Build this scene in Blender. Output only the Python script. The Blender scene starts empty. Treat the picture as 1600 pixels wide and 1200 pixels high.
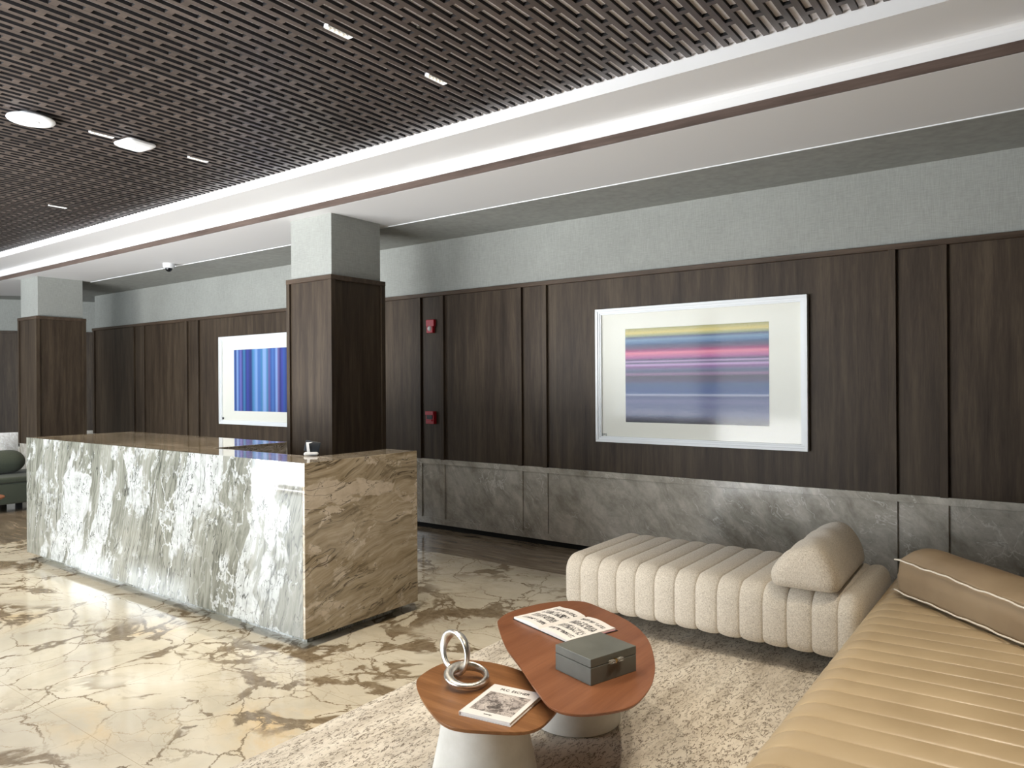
import bpy, bmesh, math, random
from mathutils import Vector, Matrix
PI = math.pi
C = bpy.context.scene.collection
S = bpy.context.scene
random.seed(7)

# ---------------------------------------------------------------- camera
YAW, ROLL, F = math.radians(36.41), math.radians(.369), 1150.0
cam = bpy.data.cameras.new('camera'); co = bpy.data.objects.new('camera', cam); C.objects.link(co)
cam.sensor_fit = 'HORIZONTAL'; cam.sensor_width = 36; cam.lens = 36*F/1600; cam.shift_y = -1.48/1600
cam.clip_start = .05; cam.clip_end = 100
fw = Vector((-math.sin(YAW), math.cos(YAW), 0)); rt = Vector((math.cos(YAW), math.sin(YAW), 0)); up = Vector((0, 0, 1))
r2 = rt*math.cos(ROLL)-up*math.sin(ROLL); u2 = up*math.cos(ROLL)+rt*math.sin(ROLL)
M = Matrix((( r2.x, u2.x, -fw.x, 0), (r2.y, u2.y, -fw.y, 0), (r2.z, u2.z, -fw.z, 1.55), (0, 0, 0, 1)))
co.matrix_world = M
S.camera = co

# ---------------------------------------------------------------- world, daylight, exposure
S.view_settings.view_transform = 'Standard'; S.view_settings.look = 'None'
S.view_settings.exposure = 0.08; S.view_settings.gamma = 1; S.view_settings.use_curve_mapping = False
w = bpy.data.worlds.new('sky'); S.world = w; w.use_nodes = True
bg = w.node_tree.nodes['Background']; bg.inputs[0].default_value = (.75, .88, 1, 1); bg.inputs[1].default_value = .35

WY = -1.25            # window wall plane
def area(name, loc, size, power, color, rot):
    l = bpy.data.lights.new(name, 'AREA'); l.shape = 'RECTANGLE'; l.size, l.size_y = size
    l.energy = power; l.color = color
    o = bpy.data.objects.new(name, l); C.objects.link(o); o.location = loc; o.rotation_euler = rot
    return o
DAY = (.86, .94, 1.0)
area('daylight', (-6.85, WY-.22, 1.45), (7.0, 2.9), 430, DAY, (PI/2, 0, 0))
area('pavement_bounce', (-7.4, WY-1.9, .02), (9.0, 3.0), 1550, (1.0, .98, .97), (math.radians(152), 0, 0))
area('daylight', (-14.2, WY-.22, 2.35), (5.0, 1.15), 200, DAY, (PI/2, 0, 0))

# ---------------------------------------------------------------- node helpers
def s2l(c):
    return tuple(((v/255)/12.92 if v/255 <= .04045 else ((v/255+.055)/1.055)**2.4) for v in c)+(1,)
class NT:
    def __init__(s, name, rough=.5, **kw):
        s.m = bpy.data.materials.new(name); s.m.use_nodes = True; s.t = s.m.node_tree
        s.b = s.t.nodes['Principled BSDF']; s.b.inputs['Roughness'].default_value = rough
        for k, v in kw.items(): s.b.inputs[k.replace('_', ' ')].default_value = v
    def n(s, typ, **props):
        x = s.t.nodes.new(typ)
        for k, v in props.items(): setattr(x, k, v)
        return x
    def put(s, sock, v):
        if isinstance(v, bpy.types.NodeSocket): s.t.links.new(v, sock)
        elif v is not None: sock.default_value = v
    def coord(s, scale=(1, 1, 1), kind='Object', loc=(0, 0, 0), rot=(0, 0, 0)):
        tc = s.n('ShaderNodeTexCoord'); mp = s.n('ShaderNodeMapping')
        s.t.links.new(tc.outputs[kind], mp.inputs[0])
        mp.inputs[1].default_value = loc; mp.inputs[2].default_value = rot; mp.inputs[3].default_value = scale
        return mp.outputs[0]
    def mapping(s, v, scale=(1, 1, 1), loc=(0, 0, 0), rot=(0, 0, 0)):
        mp = s.n('ShaderNodeMapping'); s.put(mp.inputs[0], v)
        mp.inputs[1].default_value = loc; mp.inputs[2].default_value = rot; mp.inputs[3].default_value = scale
        return mp.outputs[0]
    def noise(s, v, scale, detail=4, rough=.5, dist=0, color=False):
        x = s.n('ShaderNodeTexNoise'); s.put(x.inputs['Vector'], v)
        x.inputs['Scale'].default_value = scale; x.inputs['Detail'].default_value = detail
        x.inputs['Roughness'].default_value = rough; x.inputs['Distortion'].default_value = dist
        return x.outputs['Color' if color else 'Fac']
    def voro(s, v, scale, feature='DISTANCE_TO_EDGE', rnd=1):
        x = s.n('ShaderNodeTexVoronoi', feature=feature); s.put(x.inputs['Vector'], v)
        x.inputs['Scale'].default_value = scale; x.inputs['Randomness'].default_value = rnd
        return x.outputs['Distance']
    def math(s, op, a, b=None, c=None, clamp=False):
        x = s.n('ShaderNodeMath', operation=op); x.use_clamp = clamp
        s.put(x.inputs[0], a); s.put(x.inputs[1], b)
        if c is not None: s.put(x.inputs[2], c)
        return x.outputs[0]
    def vmath(s, op, a, b=None, scale=None):
        x = s.n('ShaderNodeVectorMath', operation=op); s.put(x.inputs[0], a)
        if b is not None: s.put(x.inputs[1], b)
        if scale is not None: s.put(x.inputs['Scale'], scale)
        return x.outputs[0]
    def warp(s, v, scale, amt, detail=3, rough=.5):
        nz = s.noise(v, scale, detail, rough, color=True)
        d = s.vmath('SUBTRACT', nz, (.5, .5, .5)); d = s.vmath('SCALE', d, scale=amt)
        return s.vmath('ADD', v, d)
    def step(s, v, a, b, lo=0.0, hi=1.0, smooth=True):
        x = s.n('ShaderNodeMapRange', interpolation_type='SMOOTHSTEP' if smooth else 'LINEAR')
        s.put(x.inputs[0], v); s.put(x.inputs[1], a); s.put(x.inputs[2], b)
        x.inputs[3].default_value = lo; x.inputs[4].default_value = hi
        return x.outputs[0]
    def ramp(s, f, stops, interp='LINEAR'):
        x = s.n('ShaderNodeValToRGB'); x.color_ramp.interpolation = interp; s.put(x.inputs[0], f)
        e = x.color_ramp.elements
        while len(e) > 1: e.remove(e[0])
        e[0].position = stops[0][0]; e[0].color = stops[0][1]
        for p, c in stops[1:]:
            k = e.new(p); k.color = c
        return x.outputs[0]
    def mix(s, f, a, b, blend='MIX'):
        x = s.n('ShaderNodeMix', data_type='RGBA', blend_type=blend)
        s.put(x.inputs[0], f); s.put(x.inputs[6], a); s.put(x.inputs[7], b)
        return x.outputs[2]
    def sep(s, v):
        x = s.n('ShaderNodeSeparateXYZ'); s.put(x.inputs[0], v); return x.outputs
    def color(s, c): s.put(s.b.inputs['Base Color'], c); return s
    def rough(s, c): s.put(s.b.inputs['Roughness'], c); return s
    def bump(s, h, strength=.3, dist=.002):
        x = s.n('ShaderNodeBump'); x.inputs['Strength'].default_value = strength; x.inputs['Distance'].default_value = dist
        s.put(x.inputs['Height'], h); s.put(s.b.inputs['Normal'], x.outputs[0]); return s

def plain(name, rgb, rough=.5, **kw):
    return NT(name, rough, **kw).color(s2l(rgb)).m

# ---------------------------------------------------------------- materials
def wood(name, dark, mid, light, axis='Z', rough=.42, scale=1.0):
    t = NT(name, rough)
    sc = {'Z': (16, 16, 1.1), 'X': (1.1, 16, 16), 'Y': (16, 1.1, 16)}[axis]
    v = t.coord(tuple(a*scale for a in sc)); v = t.warp(v, .6, .8)
    a = t.noise(v, 1.0, 6, .62); b = t.noise(t.mapping(v, (3.5, 3.5, 3.5)), 2.2, 4, .6)
    lo = t.noise(t.coord((1.2, 1.2, .35)), 2.0, 2)
    f = t.math('ADD', t.math('MULTIPLY', a, .62), t.math('MULTIPLY', b, .22)); f = t.math('ADD', f, t.math('MULTIPLY', lo, .18))
    t.color(t.ramp(f, [(.34, s2l(dark)), (.50, s2l(mid)), (.66, s2l(light))]))
    t.b.inputs['Specular IOR Level'].default_value = .22
    return t.bump(b, .12, .0006).m
m_wood = wood('dark walnut veneer', (46, 37, 29), (66, 55, 44), (84, 72, 58), rough=.5)
m_woodx = wood('dark walnut veneer rail', (52, 42, 33), (74, 61, 50), (92, 77, 64), 'X')
m_fascia = wood('dark walnut fascia', (66, 54, 48), (88, 74, 67), (104, 90, 82), 'X')
m_slat = wood('ceiling slat veneer', (54, 47, 44), (78, 69, 64), (98, 87, 81), 'Y', .36)
m_slat.node_tree.nodes['Principled BSDF'].inputs['Specular IOR Level'].default_value = .6
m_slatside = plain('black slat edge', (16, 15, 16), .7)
m_tabred = wood('reddish walnut top', (108, 66, 44), (128, 82, 56), (142, 94, 66), 'Y', .38, .9)
m_taborg = wood('golden walnut top', (106, 70, 42), (132, 90, 56), (154, 110, 72), 'X', .38, .9)

def linen(name, c1, c2):
    t = NT(name, .85)
    a = t.noise(t.coord((260, 260, 14)), 1, 2, .5); b = t.noise(t.coord((16, 16, 300)), 1, 2, .5); lo = t.noise(t.coord(), 2.5, 3)
    f = t.math('ADD', t.math('MULTIPLY', a, .4), t.math('MULTIPLY', b, .4)); f = t.math('ADD', f, t.math('MULTIPLY', lo, .2))
    t.color(t.ramp(f, [(.3, s2l(c1)), (.7, s2l(c2))]))
    return t.bump(f, .25, .001).m
m_linen = linen('grey woven wallcovering', (136, 138, 133), (166, 168, 163))

m_white = plain('white ceiling paint', (226, 226, 226), .7)
m_board = plain('grey white plenum board', (238, 236, 242), .8)
m_black = plain('black recess', (14, 14, 14), .8)
m_whitelq = plain('white lacquer frame', (235, 238, 240), .35)
m_plastic = plain('white plastic', (236, 238, 240), .4)
m_mat = plain('off white mat board', (232, 232, 222), .8)

def greymarble():
    t = NT('grey marble', .16, Specular_IOR_Level=.45)
    v = t.coord(); v1 = t.warp(v, 1.6, .5, 4)
    r = t.mapping(v1, (1, 1, 1), rot=(0, .75, 0)); st = t.mapping(r, (3.2, 1, 1))
    n1 = t.noise(st, 2.2, 8, .68); n2 = t.noise(v, 9, 8, .7)
    f = t.math('ADD', t.math('MULTIPLY', n1, .65), t.math('MULTIPLY', n2, .35))
    base = t.ramp(f, [(.34, s2l((136, 130, 118))), (.5, s2l((176, 170, 158))), (.66, s2l((210, 204, 192)))])
    e = t.voro(t.warp(r, 3.0, .45, 6, .65), 2.1); wd = t.step(t.noise(v, 2.1, 3), .45, .72, .002, .030)
    vein = t.math('SUBTRACT', 1, t.step(e, 0, wd)); vein = t.math('MULTIPLY', vein, t.step(t.noise(v, 1.7, 2), .40, .62, 0, .75))
    e2 = t.voro(t.warp(st, 4, .5, 6, .7), 2.6); v2 = t.math('SUBTRACT', 1, t.step(e2, 0, .02))
    v2 = t.math('MULTIPLY', v2, t.step(t.noise(v, 3.3, 2), .42, .7, 0, .35))
    rg = t.math('ABSOLUTE', t.math('SUBTRACT', t.noise(t.warp(t.mapping(r, (1.7, 1, .55)), 5, .12, 3), 3.4, 4, .6), .5))
    v3 = t.math('MULTIPLY', t.math('SUBTRACT', 1, t.step(rg, .0, .009)), t.step(t.noise(v, 2.6, 3), .40, .58, 0, .8))
    base = t.mix(v3, base, s2l((214, 211, 203)))
    c = t.mix(v2, base, s2l((206, 203, 196))); c = t.mix(vein, c, s2l((222, 219, 210)))
    return t.color(c).m
m_gmarble = greymarble()

def deskstone(name, mapped, pal, wavy=1.0, drift=.53):
    "layers run along local Z; pal = dark line, layer dark, layer mid, layer light, crystal dark, crystal light"
    pal = [s2l(c) for c in pal]
    t = NT(name, .05, Specular_IOR_Level=.6, Coat_Weight=.4, Coat_Roughness=.01)
    v = mapped(t)
    w1 = t.warp(t.mapping(v, (1, 1, .8)), .8, .42*wavy, 2); w2 = t.warp(w1, 2.6, .13*wavy, 3, .5)
    n = t.noise(t.mapping(w2, (1, 1, .055)), 42, 4, .6); n2 = t.noise(t.mapping(w2, (1, 1, .08)), 7, 4, .6)
    f = t.math('ADD', t.math('MULTIPLY', n, .52), t.math('MULTIPLY', n2, .48))
    base = t.ramp(f, [(.37, pal[1]), (.47, pal[2]), (.60, pal[3])])
    r = t.math('ABSOLUTE', t.math('SUBTRACT', t.noise(t.mapping(w2, (1, 1, .07)), 13, 3, .55), .5))
    dk = t.math('MULTIPLY', t.math('SUBTRACT', 1, t.step(r, .0, .014)), t.step(t.noise(w1, 2.0, 3), .40, .54))
    r2 = t.math('ABSOLUTE', t.math('SUBTRACT', t.noise(t.mapping(w2, (1, 1, .12), loc=(7, 0, 3)), 4.2, 5, .6), .5))
    dk2 = t.math('MULTIPLY', t.math('SUBTRACT', 1, t.step(r2, .0, .008)), t.step(t.noise(w1, 1.3, 2), .48, .56))
    # crystalline drifts: broad ragged bands plus a fine net
    dv = t.warp(t.warp(v, 1.4, .5, 3), 8, .06, 5, .7)
    dr = t.noise(t.mapping(dv, (1.35, 1.35, .42)), 1.9, 4, .62)
    wm = t.step(dr, drift, drift+.035)
    e = t.voro(t.mapping(t.warp(v, 4, .34, 5, .6), (1.7, 1.7, .42)), 3.2)
    cr = t.math('MULTIPLY', t.math('SUBTRACT', 1, t.step(e, .018, .050)), t.step(t.noise(v, 1.5, 3), .46, .58, 0, .9))
    ht = t.math('MULTIPLY', t.step(t.noise(t.mapping(dv, (1, 1, .35)), 13, 6, .68), .565, .60), t.step(t.noise(v, 2.4, 2), .44, .6))
    wm = t.math('MAXIMUM', wm, t.math('MAXIMUM', cr, ht))
    c = t.mix(wm, base, t.ramp(t.noise(dv, 16, 4, .6), [(.35, pal[4]), (.6, pal[5])]))
    sq = t.math('ABSOLUTE', t.math('SUBTRACT', t.noise(t.mapping(t.warp(v, 6, .16, 3), (1.8, 1.8, .62)), 8, 3, .6), .5))
    sqm = t.math('MULTIPLY', t.math('SUBTRACT', 1, t.step(sq, .004, .020)), wm)
    c = t.mix(t.math('MULTIPLY', sqm, t.step(t.noise(v, 6, 2), .42, .56, .1, .8)), c, pal[0])
    c = t.mix(t.math('MULTIPLY', t.math('MAXIMUM', dk, dk2), .85), c, pal[0])
    return t.color(c).m
PF = [(52, 54, 50), (92, 93, 84), (122, 122, 112), (144, 144, 135), (160, 162, 158), (188, 190, 187)]
PE = [(58, 47, 34), (122, 108, 86), (160, 146, 122), (190, 176, 154), (196, 183, 164), (214, 202, 186)]
m_desk = deskstone('quartzite front', lambda t: t.coord((1, 1, 1), rot=(0, -.20, 0)), PF, 1.0, .525)
m_deske = deskstone('quartzite end', lambda t: t.coord((1, 1, 1), rot=(math.radians(76), 0, 0), loc=(3, 1, 2)), PE, 1.35, .525)
m_deskt = deskstone('quartzite top', lambda t: t.coord((1, 1, 1), rot=(0, math.radians(82), 0), loc=(5, 1, 2)), PE, 1.0, .62)

def floormarble():
    t = NT('gold veined marble floor', .09, Specular_IOR_Level=.5)
    v = t.coord(); w1 = t.warp(v, .8, .75, 3); w2 = t.warp(w1, 3.5, .20, 6, .68)
    base = t.ramp(t.noise(w1, 1.1, 5, .6), [(.32, s2l((184, 175, 157))), (.5, s2l((208, 198, 176))), (.66, s2l((222, 215, 198)))])
    soft = t.noise(t.mapping(w2, (1, 3, 1), rot=(0, 0, .5)), 2.6, 7, .7)
    base = t.mix(t.step(soft, .5, .68, 0, .5), base, s2l((186, 174, 154)))
    gold = t.math('MULTIPLY', t.step(t.noise(w1, .9, 3), .56, .68), t.step(t.noise(w2, 2.2, 5, .6), .42, .6))
    base = t.mix(t.math('MULTIPLY', gold, .6), base, s2l((208, 168, 96)))
    # main veins, breaking open into brecciated patches
    e = t.voro(w2, 1.25); wid = t.step(t.noise(w1, 1.7, 4, .6), .40, .64, .010, .20)
    big = t.math('SUBTRACT', 1, t.step(e, t.math('MULTIPLY', wid, .55), wid))
    big = t.math('MULTIPLY', big, t.step(t.noise(v, .95, 3), .33, .46))
    br = t.step(t.voro(t.warp(w2, 6, .1, 3), 5.5), .025, .10, 1, 0)
    core = t.math('MULTIPLY', big, t.math('MAXIMUM', br, t.step(t.noise(w2, 5, 4), .47, .53)))
    e2 = t.voro(t.mapping(w2, (1.2, 1.2, 1), loc=(3.1, 1.7, 0)), 2.3); th = t.math('SUBTRACT', 1, t.step(e2, .002, .018))
    th = t.math('MULTIPLY', th, t.step(t.noise(w1, 1.6, 3), .36, .54, 0, .95))
    e3 = t.voro(t.mapping(w2, (1, 2.4, 1), rot=(0, 0, .6)), 4.5); th3 = t.math('MULTIPLY', t.math('SUBTRACT', 1, t.step(e3, .0, .022)), t.step(t.noise(w1, 1.3, 3, .5), .42, .62, 0, .65))
    veinc = t.ramp(t.noise(t.mapping(w2, (1, 1, 1)), 22, 5, .7), [(.3, s2l((104, 88, 66))), (.7, s2l((148, 132, 108)))])
    c = t.mix(th3, base, s2l((150, 130, 100))); c = t.mix(th, c, s2l((120, 102, 76))); c = t.mix(core, c, veinc)
    x, y, z = t.sep(v)
    jy = t.math('ABSOLUTE', t.math('SUBTRACT', t.math('FRACT', t.math('MULTIPLY', t.math('ADD', y, 10-1.5+.455), 1/.91)), .5))
    jx = t.math('ABSOLUTE', t.math('SUBTRACT', t.math('FRACT', t.math('MULTIPLY', t.math('ADD', x, 3.89+20*1.82+.91), 1/1.82)), .5))
    j = t.math('MAXIMUM', t.math('LESS_THAN', jy, .0014), t.math('LESS_THAN', jx, .0007))
    c = t.mix(t.math('MULTIPLY', j, .55), c, s2l((140, 122, 96)))
    return t.color(c).m
m_floor = floormarble()

def borderstone():
    t = NT('grey brown linear stone', .14)
    v = t.warp(t.coord(), 1.2, .25, 4); st = t.mapping(v, (9, 1, 1), rot=(0, 0, .12)) if False else t.mapping(v, (1, 1, 1))
    a = t.noise(t.mapping(v, (1.0, 7, 1), rot=(0, 0, -.15)), 2.2, 8, .68); b = t.noise(t.mapping(v, (2, 26, 1), rot=(0, 0, -.1)), 1.4, 5, .65)
    f = t.math('ADD', t.math('MULTIPLY', a, .65), t.math('MULTIPLY', b, .35))
    return t.color(t.ramp(f, [(.34, s2l((96, 84, 70))), (.5, s2l((132, 118, 100))), (.66, s2l((170, 154, 132)))])).m
m_border = borderstone()

def rugmat():
    t = NT('cream flecked wool', .95)
    v = t.coord(); st = t.mapping(v, (3.0, 1, 1)); wv = t.warp(st, 6, .12, 3)
    base = t.ramp(t.noise(t.mapping(v, (4, .7, 1)), 2.4, 5, .65), [(.34, s2l((192, 182, 166))), (.52, s2l((218, 209, 194))), (.7, s2l((232, 225, 211)))])
    r = t.math('ABSOLUTE', t.math('SUBTRACT', t.noise(wv, 21, 3, .6), .5))
    fl = t.math('MULTIPLY', t.math('SUBTRACT', 1, t.step(r, .012, .045)), t.step(t.noise(t.mapping(v, (2, 1, 1)), 26, 3, .6), .43, .52))
    fl = t.math('MULTIPLY', fl, t.step(t.noise(t.mapping(v, (3, .8, 1)), 1.8, 3), .30, .5, .5, 1))
    c = t.mix(t.math('MULTIPLY', fl, .9), base, s2l((112, 99, 82)))
    t.color(c); return t.bump(t.math('ADD', t.math('MULTIPLY', fl, -1), t.noise(v, 220, 2)), .6, .004).m
m_rug = rugmat()

def fabric(name, c1, c2, c3, sc=(1, 1, 1)):
    t = NT(name, .95, Sheen_Weight=.2)
    v = t.coord(sc); a = t.noise(t.mapping(v, (150, 150, 420)), 1, 3, .7); b = t.noise(t.mapping(v, (300, 300, 120)), 1, 2, .6)
    f = t.math('ADD', t.math('MULTIPLY', a, .6), t.math('MULTIPLY', b, .4))
    t.color(t.ramp(f, [(.33, s2l(c1)), (.47, s2l(c2)), (.62, s2l(c3))]))
    return t.bump(f, .45, .002).m
m_boucle = fabric('oatmeal woven upholstery', (150, 138, 122), (208, 198, 182), (236, 228, 214))
m_boucle2 = fabric('oatmeal woven bolster', (150, 137, 120), (198, 187, 170), (222, 213, 198), (1, 1, .5))
m_green = fabric('dark green velvet', (44, 50, 42), (62, 68, 56), (80, 86, 70))
m_green.node_tree.nodes['Principled BSDF'].inputs['Sheen Weight'].default_value = .1

def leather(name, c1, c2, rough=.36):
    t = NT(name, rough); v = t.coord()
    t.color(t.ramp(t.noise(v, 3, 4), [(.35, s2l(c1)), (.65, s2l(c2))]))
    h = t.voro(v, 420, 'F1'); h2 = t.noise(v, 7, 4, .6)
    t.rough(t.step(t.noise(v, 14, 4), .3, .7, rough-.04, rough+.08))
    return t.bump(t.math('ADD', t.math('MULTIPLY', h, .05), t.math('MULTIPLY', h2, .8)), .22, .006).m
m_leather = leather('tan leather', (174, 153, 121), (188, 167, 134))
m_leather2 = leather('tan leather cushion', (136, 116, 92), (152, 132, 106), .34)
m_pipe = plain('cream piping', (224, 216, 200), .6)

def plaster():
    t = NT('white plaster', .8); v = t.coord()
    t.color(t.ramp(t.noise(v, 6, 6, .65), [(.3, s2l((206, 204, 196))), (.7, s2l((226, 225, 220)))]))
    return t.bump(t.noise(v, 60, 4), .1, .001).m
m_plaster = plaster()
def silver():
    t = NT('brushed silver', .34, Metallic=1.0); v = t.coord()
    t.color(t.ramp(t.noise(v, 30, 4, .7), [(.3, s2l((190, 184, 172))), (.7, s2l((232, 230, 226)))]))
    return t.bump(t.noise(v, 55, 3), .35, .003).m
m_silver = silver()
def shagreen():
    t = NT('grey shagreen', .42); v = t.coord()
    t.color(t.ramp(t.noise(v, 5, 4), [(.3, s2l((84, 86, 80))), (.7, s2l((106, 108, 102)))]))
    return t.bump(t.voro(v, 240, 'F1'), .2, .001).m
m_shag = shagreen()
m_brass = plain('brass', (196, 166, 108), .25, Metallic=1.0)
m_acryl = plain('clear acrylic', (240, 240, 235), .05, Transmission_Weight=.85, IOR=1.49)
m_paper = plain('white paper', (236, 234, 230), .55)
m_cover = plain('glossy white cover', (238, 236, 234), .22)
m_ink = plain('black ink', (26, 26, 28), .5)
m_red = plain('red plastic', (176, 22, 40), .35)
m_lens = plain('clear strobe lens', (236, 230, 232), .1)
m_dark = plain('dark glass', (20, 22, 26), .08)
m_darkgrey = plain('dark grey plastic', (40, 46, 54), .4)
m_leg = wood('wooden foot', (88, 70, 56), (110, 90, 72), (124, 104, 86))
m_alu = plain('window frame bronze', (60, 58, 55), .4)
m_paint = plain('plain grey wall paint', (120, 118, 112), .8)

def stripes(name, axis, stops=None):
    t = NT(name, .5); x = t.coord(kind='Generated'); s = t.sep(x)
    if stops:
        f = t.math('SUBTRACT', 1, s[2]) if axis == 'Z' else s[0]
        t.color(t.ramp(f, [(p, s2l(c)) for p, c in stops]))
    else:
        cmb = t.n('ShaderNodeCombineXYZ'); t.put(cmb.inputs[0], s[0])
        a = t.noise(cmb.outputs[0], 34, 3, .75); b = t.noise(t.mapping(cmb.outputs[0], loc=(4, 0, 0)), 9, 2)
        c1 = t.ramp(a, [(.30, s2l((26, 34, 92))), (.42, s2l((44, 72, 150))), (.52, s2l((60, 104, 178))), (.60, s2l((112, 104, 176))), (.72, s2l((120, 160, 214)))])
        c2 = t.ramp(b, [(.35, s2l((46, 50, 128))), (.5, s2l((54, 96, 168))), (.66, s2l((88, 132, 190)))])
        t.color(t.mix(.4, c1, c2))
    return t.m
m_art1 = stripes('horizontal stripe print', 'Z', [(0, (150, 148, 96)), (.05, (206, 190, 110)), (.085, (128, 140, 112)), (.10, (66, 78, 112)), (.125, (104, 138, 168)), (.155, (70, 104, 146)),
    (.18, (44, 62, 100)), (.215, (96, 66, 102)), (.24, (148, 44, 104)), (.265, (214, 120, 146)), (.31, (164, 78, 138)), (.34, (62, 40, 92)), (.355, (176, 150, 190)), (.37, (58, 46, 90)),
    (.392, (184, 150, 196)), (.41, (116, 66, 128)), (.44, (90, 84, 124)), (.46, (52, 66, 98)), (.49, (128, 94, 132)), (.515, (40, 34, 66)), (.56, (58, 46, 88)), (.60, (36, 70, 118)), (.66, (30, 62, 124)),
    (.69, (50, 80, 136)), (.705, (158, 164, 190)), (.725, (62, 72, 118)), (.78, (98, 102, 146)), (.81, (80, 88, 132)), (.90, (104, 110, 146)), (.96, (60, 58, 82)), (1, (22, 22, 34))])
BL = [(38, 44, 118), (58, 66, 158), (44, 84, 160), (70, 116, 186), (92, 142, 204), (110, 108, 184), (104, 92, 150), (60, 128, 176), (134, 168, 222), (34, 60, 130)]
rr = random.Random(3); m_art2 = stripes('vertical stripe print', 'X', [(i/31, BL[rr.randrange(10)]) for i in range(32)])

def glassmat():
    t = NT('picture glass'); t.t.nodes.remove(t.b)
    gl = t.n('ShaderNodeBsdfGlossy'); gl.inputs['Roughness'].default_value = .09
    tr = t.n('ShaderNodeBsdfTransparent'); fr = t.n('ShaderNodeFresnel'); fr.inputs[0].default_value = 1.32
    mx = t.n('ShaderNodeMixShader'); ge = t.n('ShaderNodeNewGeometry'); t.put(mx.inputs[0], t.math('MULTIPLY', fr.outputs[0], t.math('SUBTRACT', 1, ge.outputs['Backfacing'])))
    t.t.links.new(tr.outputs[0], mx.inputs[1]); t.t.links.new(gl.outputs[0], mx.inputs[2])
    t.t.links.new(mx.outputs[0], t.t.nodes['Material Output'].inputs[0])
    return t.m
m_glass = glassmat()
def emit(name, col, st):
    t = NT(name); t.b.inputs['Emission Color'].default_value = col; t.b.inputs['Emission Strength'].default_value = st; return t.m
m_led = emit('led lens', (1, .93, .82, 1), 9)

def halftone(name, rows, cols, ink=.5):
    "irregular black figures in rows, for the printed pages"
    t = NT(name, .5); x = t.coord(kind='Generated'); s = t.sep(x)
    wv = t.warp(x, 9, .05, 3)
    st = t.mapping(wv, (cols, rows, 1)); ss = t.sep(st)
    fy = t.math('ABSOLUTE', t.math('SUBTRACT', t.math('FRACT', ss[1]), .5)); fx = t.math('ABSOLUTE', t.math('SUBTRACT', t.math('FRACT', ss[0]), .5))
    d = t.math('MAXIMUM', t.math('MULTIPLY', fy, 1.0), t.math('MULTIPLY', fx, 1.05))
    m = t.math('LESS_THAN', t.math('ADD', fy, t.math('MULTIPLY', t.noise(x, 20, 3, .6), .25)), .46)
    m = t.math('MULTIPLY', m, t.math('GREATER_THAN', t.noise(t.mapping(x, (1, .55, 1)), 17, 3, .7), .47)); m = t.math('MULTIPLY', m, t.math('GREATER_THAN', t.noise(x, 44, 2, .6), .42))
    mx = t.math('ABSOLUTE', t.math('SUBTRACT', s[0], .5)); my = t.math('ABSOLUTE', t.math('SUBTRACT', s[1], .5))
    m = t.math('MULTIPLY', m, t.math('MULTIPLY', t.math('LESS_THAN', mx, .40), t.math('LESS_THAN', my, .38)))
    return t.color(t.mix(m, s2l((238, 234, 230)), s2l((28, 26, 26)))).m
m_page = halftone('page printed with rows of black figures', 4, 7)
def coverart():
    t = NT('grey abstract cover picture', .3); x = t.coord(kind='Generated'); wv = t.warp(x, 3, .5, 4)
    n = t.noise(wv, 3.2, 6, .62)
    c = t.ramp(n, [(.30, s2l((40, 38, 38))), (.42, s2l((120, 112, 108))), (.50, s2l((186, 178, 174))), (.62, s2l((206, 198, 192)))])
    e = t.math('LESS_THAN', t.math('ABSOLUTE', t.math('SUBTRACT', t.noise(wv, 7, 4), .5)), .018)
    return t.color(t.mix(t.math('MULTIPLY', e, .7), c, s2l((60, 56, 54)))).m
m_coverart = coverart()

# ---------------------------------------------------------------- mesh helpers
def nb(): return bmesh.new()
def bx(bm, x0, x1, y0, y1, z0, z1, mi=0, bev=0, seg=2):
    n0 = len(bm.faces)
    vs = [bm.verts.new(p) for p in ((x0, y0, z0), (x1, y0, z0), (x1, y1, z0), (x0, y1, z0), (x0, y0, z1), (x1, y0, z1), (x1, y1, z1), (x0, y1, z1))]
    fs = [bm.faces.new([vs[i] for i in q]) for q in ((3, 2, 1, 0), (4, 5, 6, 7), (0, 1, 5, 4), (1, 2, 6, 5), (2, 3, 7, 6), (3, 0, 4, 7))]
    for f in fs: f.material_index = mi
    if bev:
        es = list({e for f in fs for e in f.edges})
        r = bmesh.ops.bevel(bm, geom=es, offset=bev, segments=seg, affect='EDGES', profile=.5)
        for f in r['faces']: f.material_index = mi
    return vs
def obj(name, bm, m, parent=None, smooth=False, loc=None, rot=None):
    me = bpy.data.meshes.new(name); bmesh.ops.recalc_face_normals(bm, faces=bm.faces[:]); bm.to_mesh(me); bm.free()
    for k in (m if isinstance(m, (list, tuple)) else [m]): me.materials.append(k)
    if smooth:
        for p in me.polygons: p.use_smooth = True
    o = bpy.data.objects.new(name, me); C.objects.link(o)
    if parent: o.parent = parent
    if loc: o.location = loc
    if rot: o.rotation_euler = rot
    if smooth == 'auto':
        try: me.set_sharp_from_angle(angle=math.radians(40))
        except Exception: pass
    return o
def thing(name, label, cat, loc=(0, 0, 0), rz=0, group=None):
    o = bpy.data.objects.new(name, None); C.objects.link(o); o.empty_display_size = .1
    o.location = loc; o.rotation_euler = (0, 0, rz); o['label'] = label; o['category'] = cat
    if group: o['group'] = group
    return o
def tag(o, label, cat, group=None):
    o['label'] = label; o['category'] = cat
    if group: o['group'] = group
    return o
def struct(name, bm, m, label=None, smooth=False):
    o = obj(name, bm, m, smooth=smooth); o['kind'] = 'structure'
    if label: o['label'] = label
    return o
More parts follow.
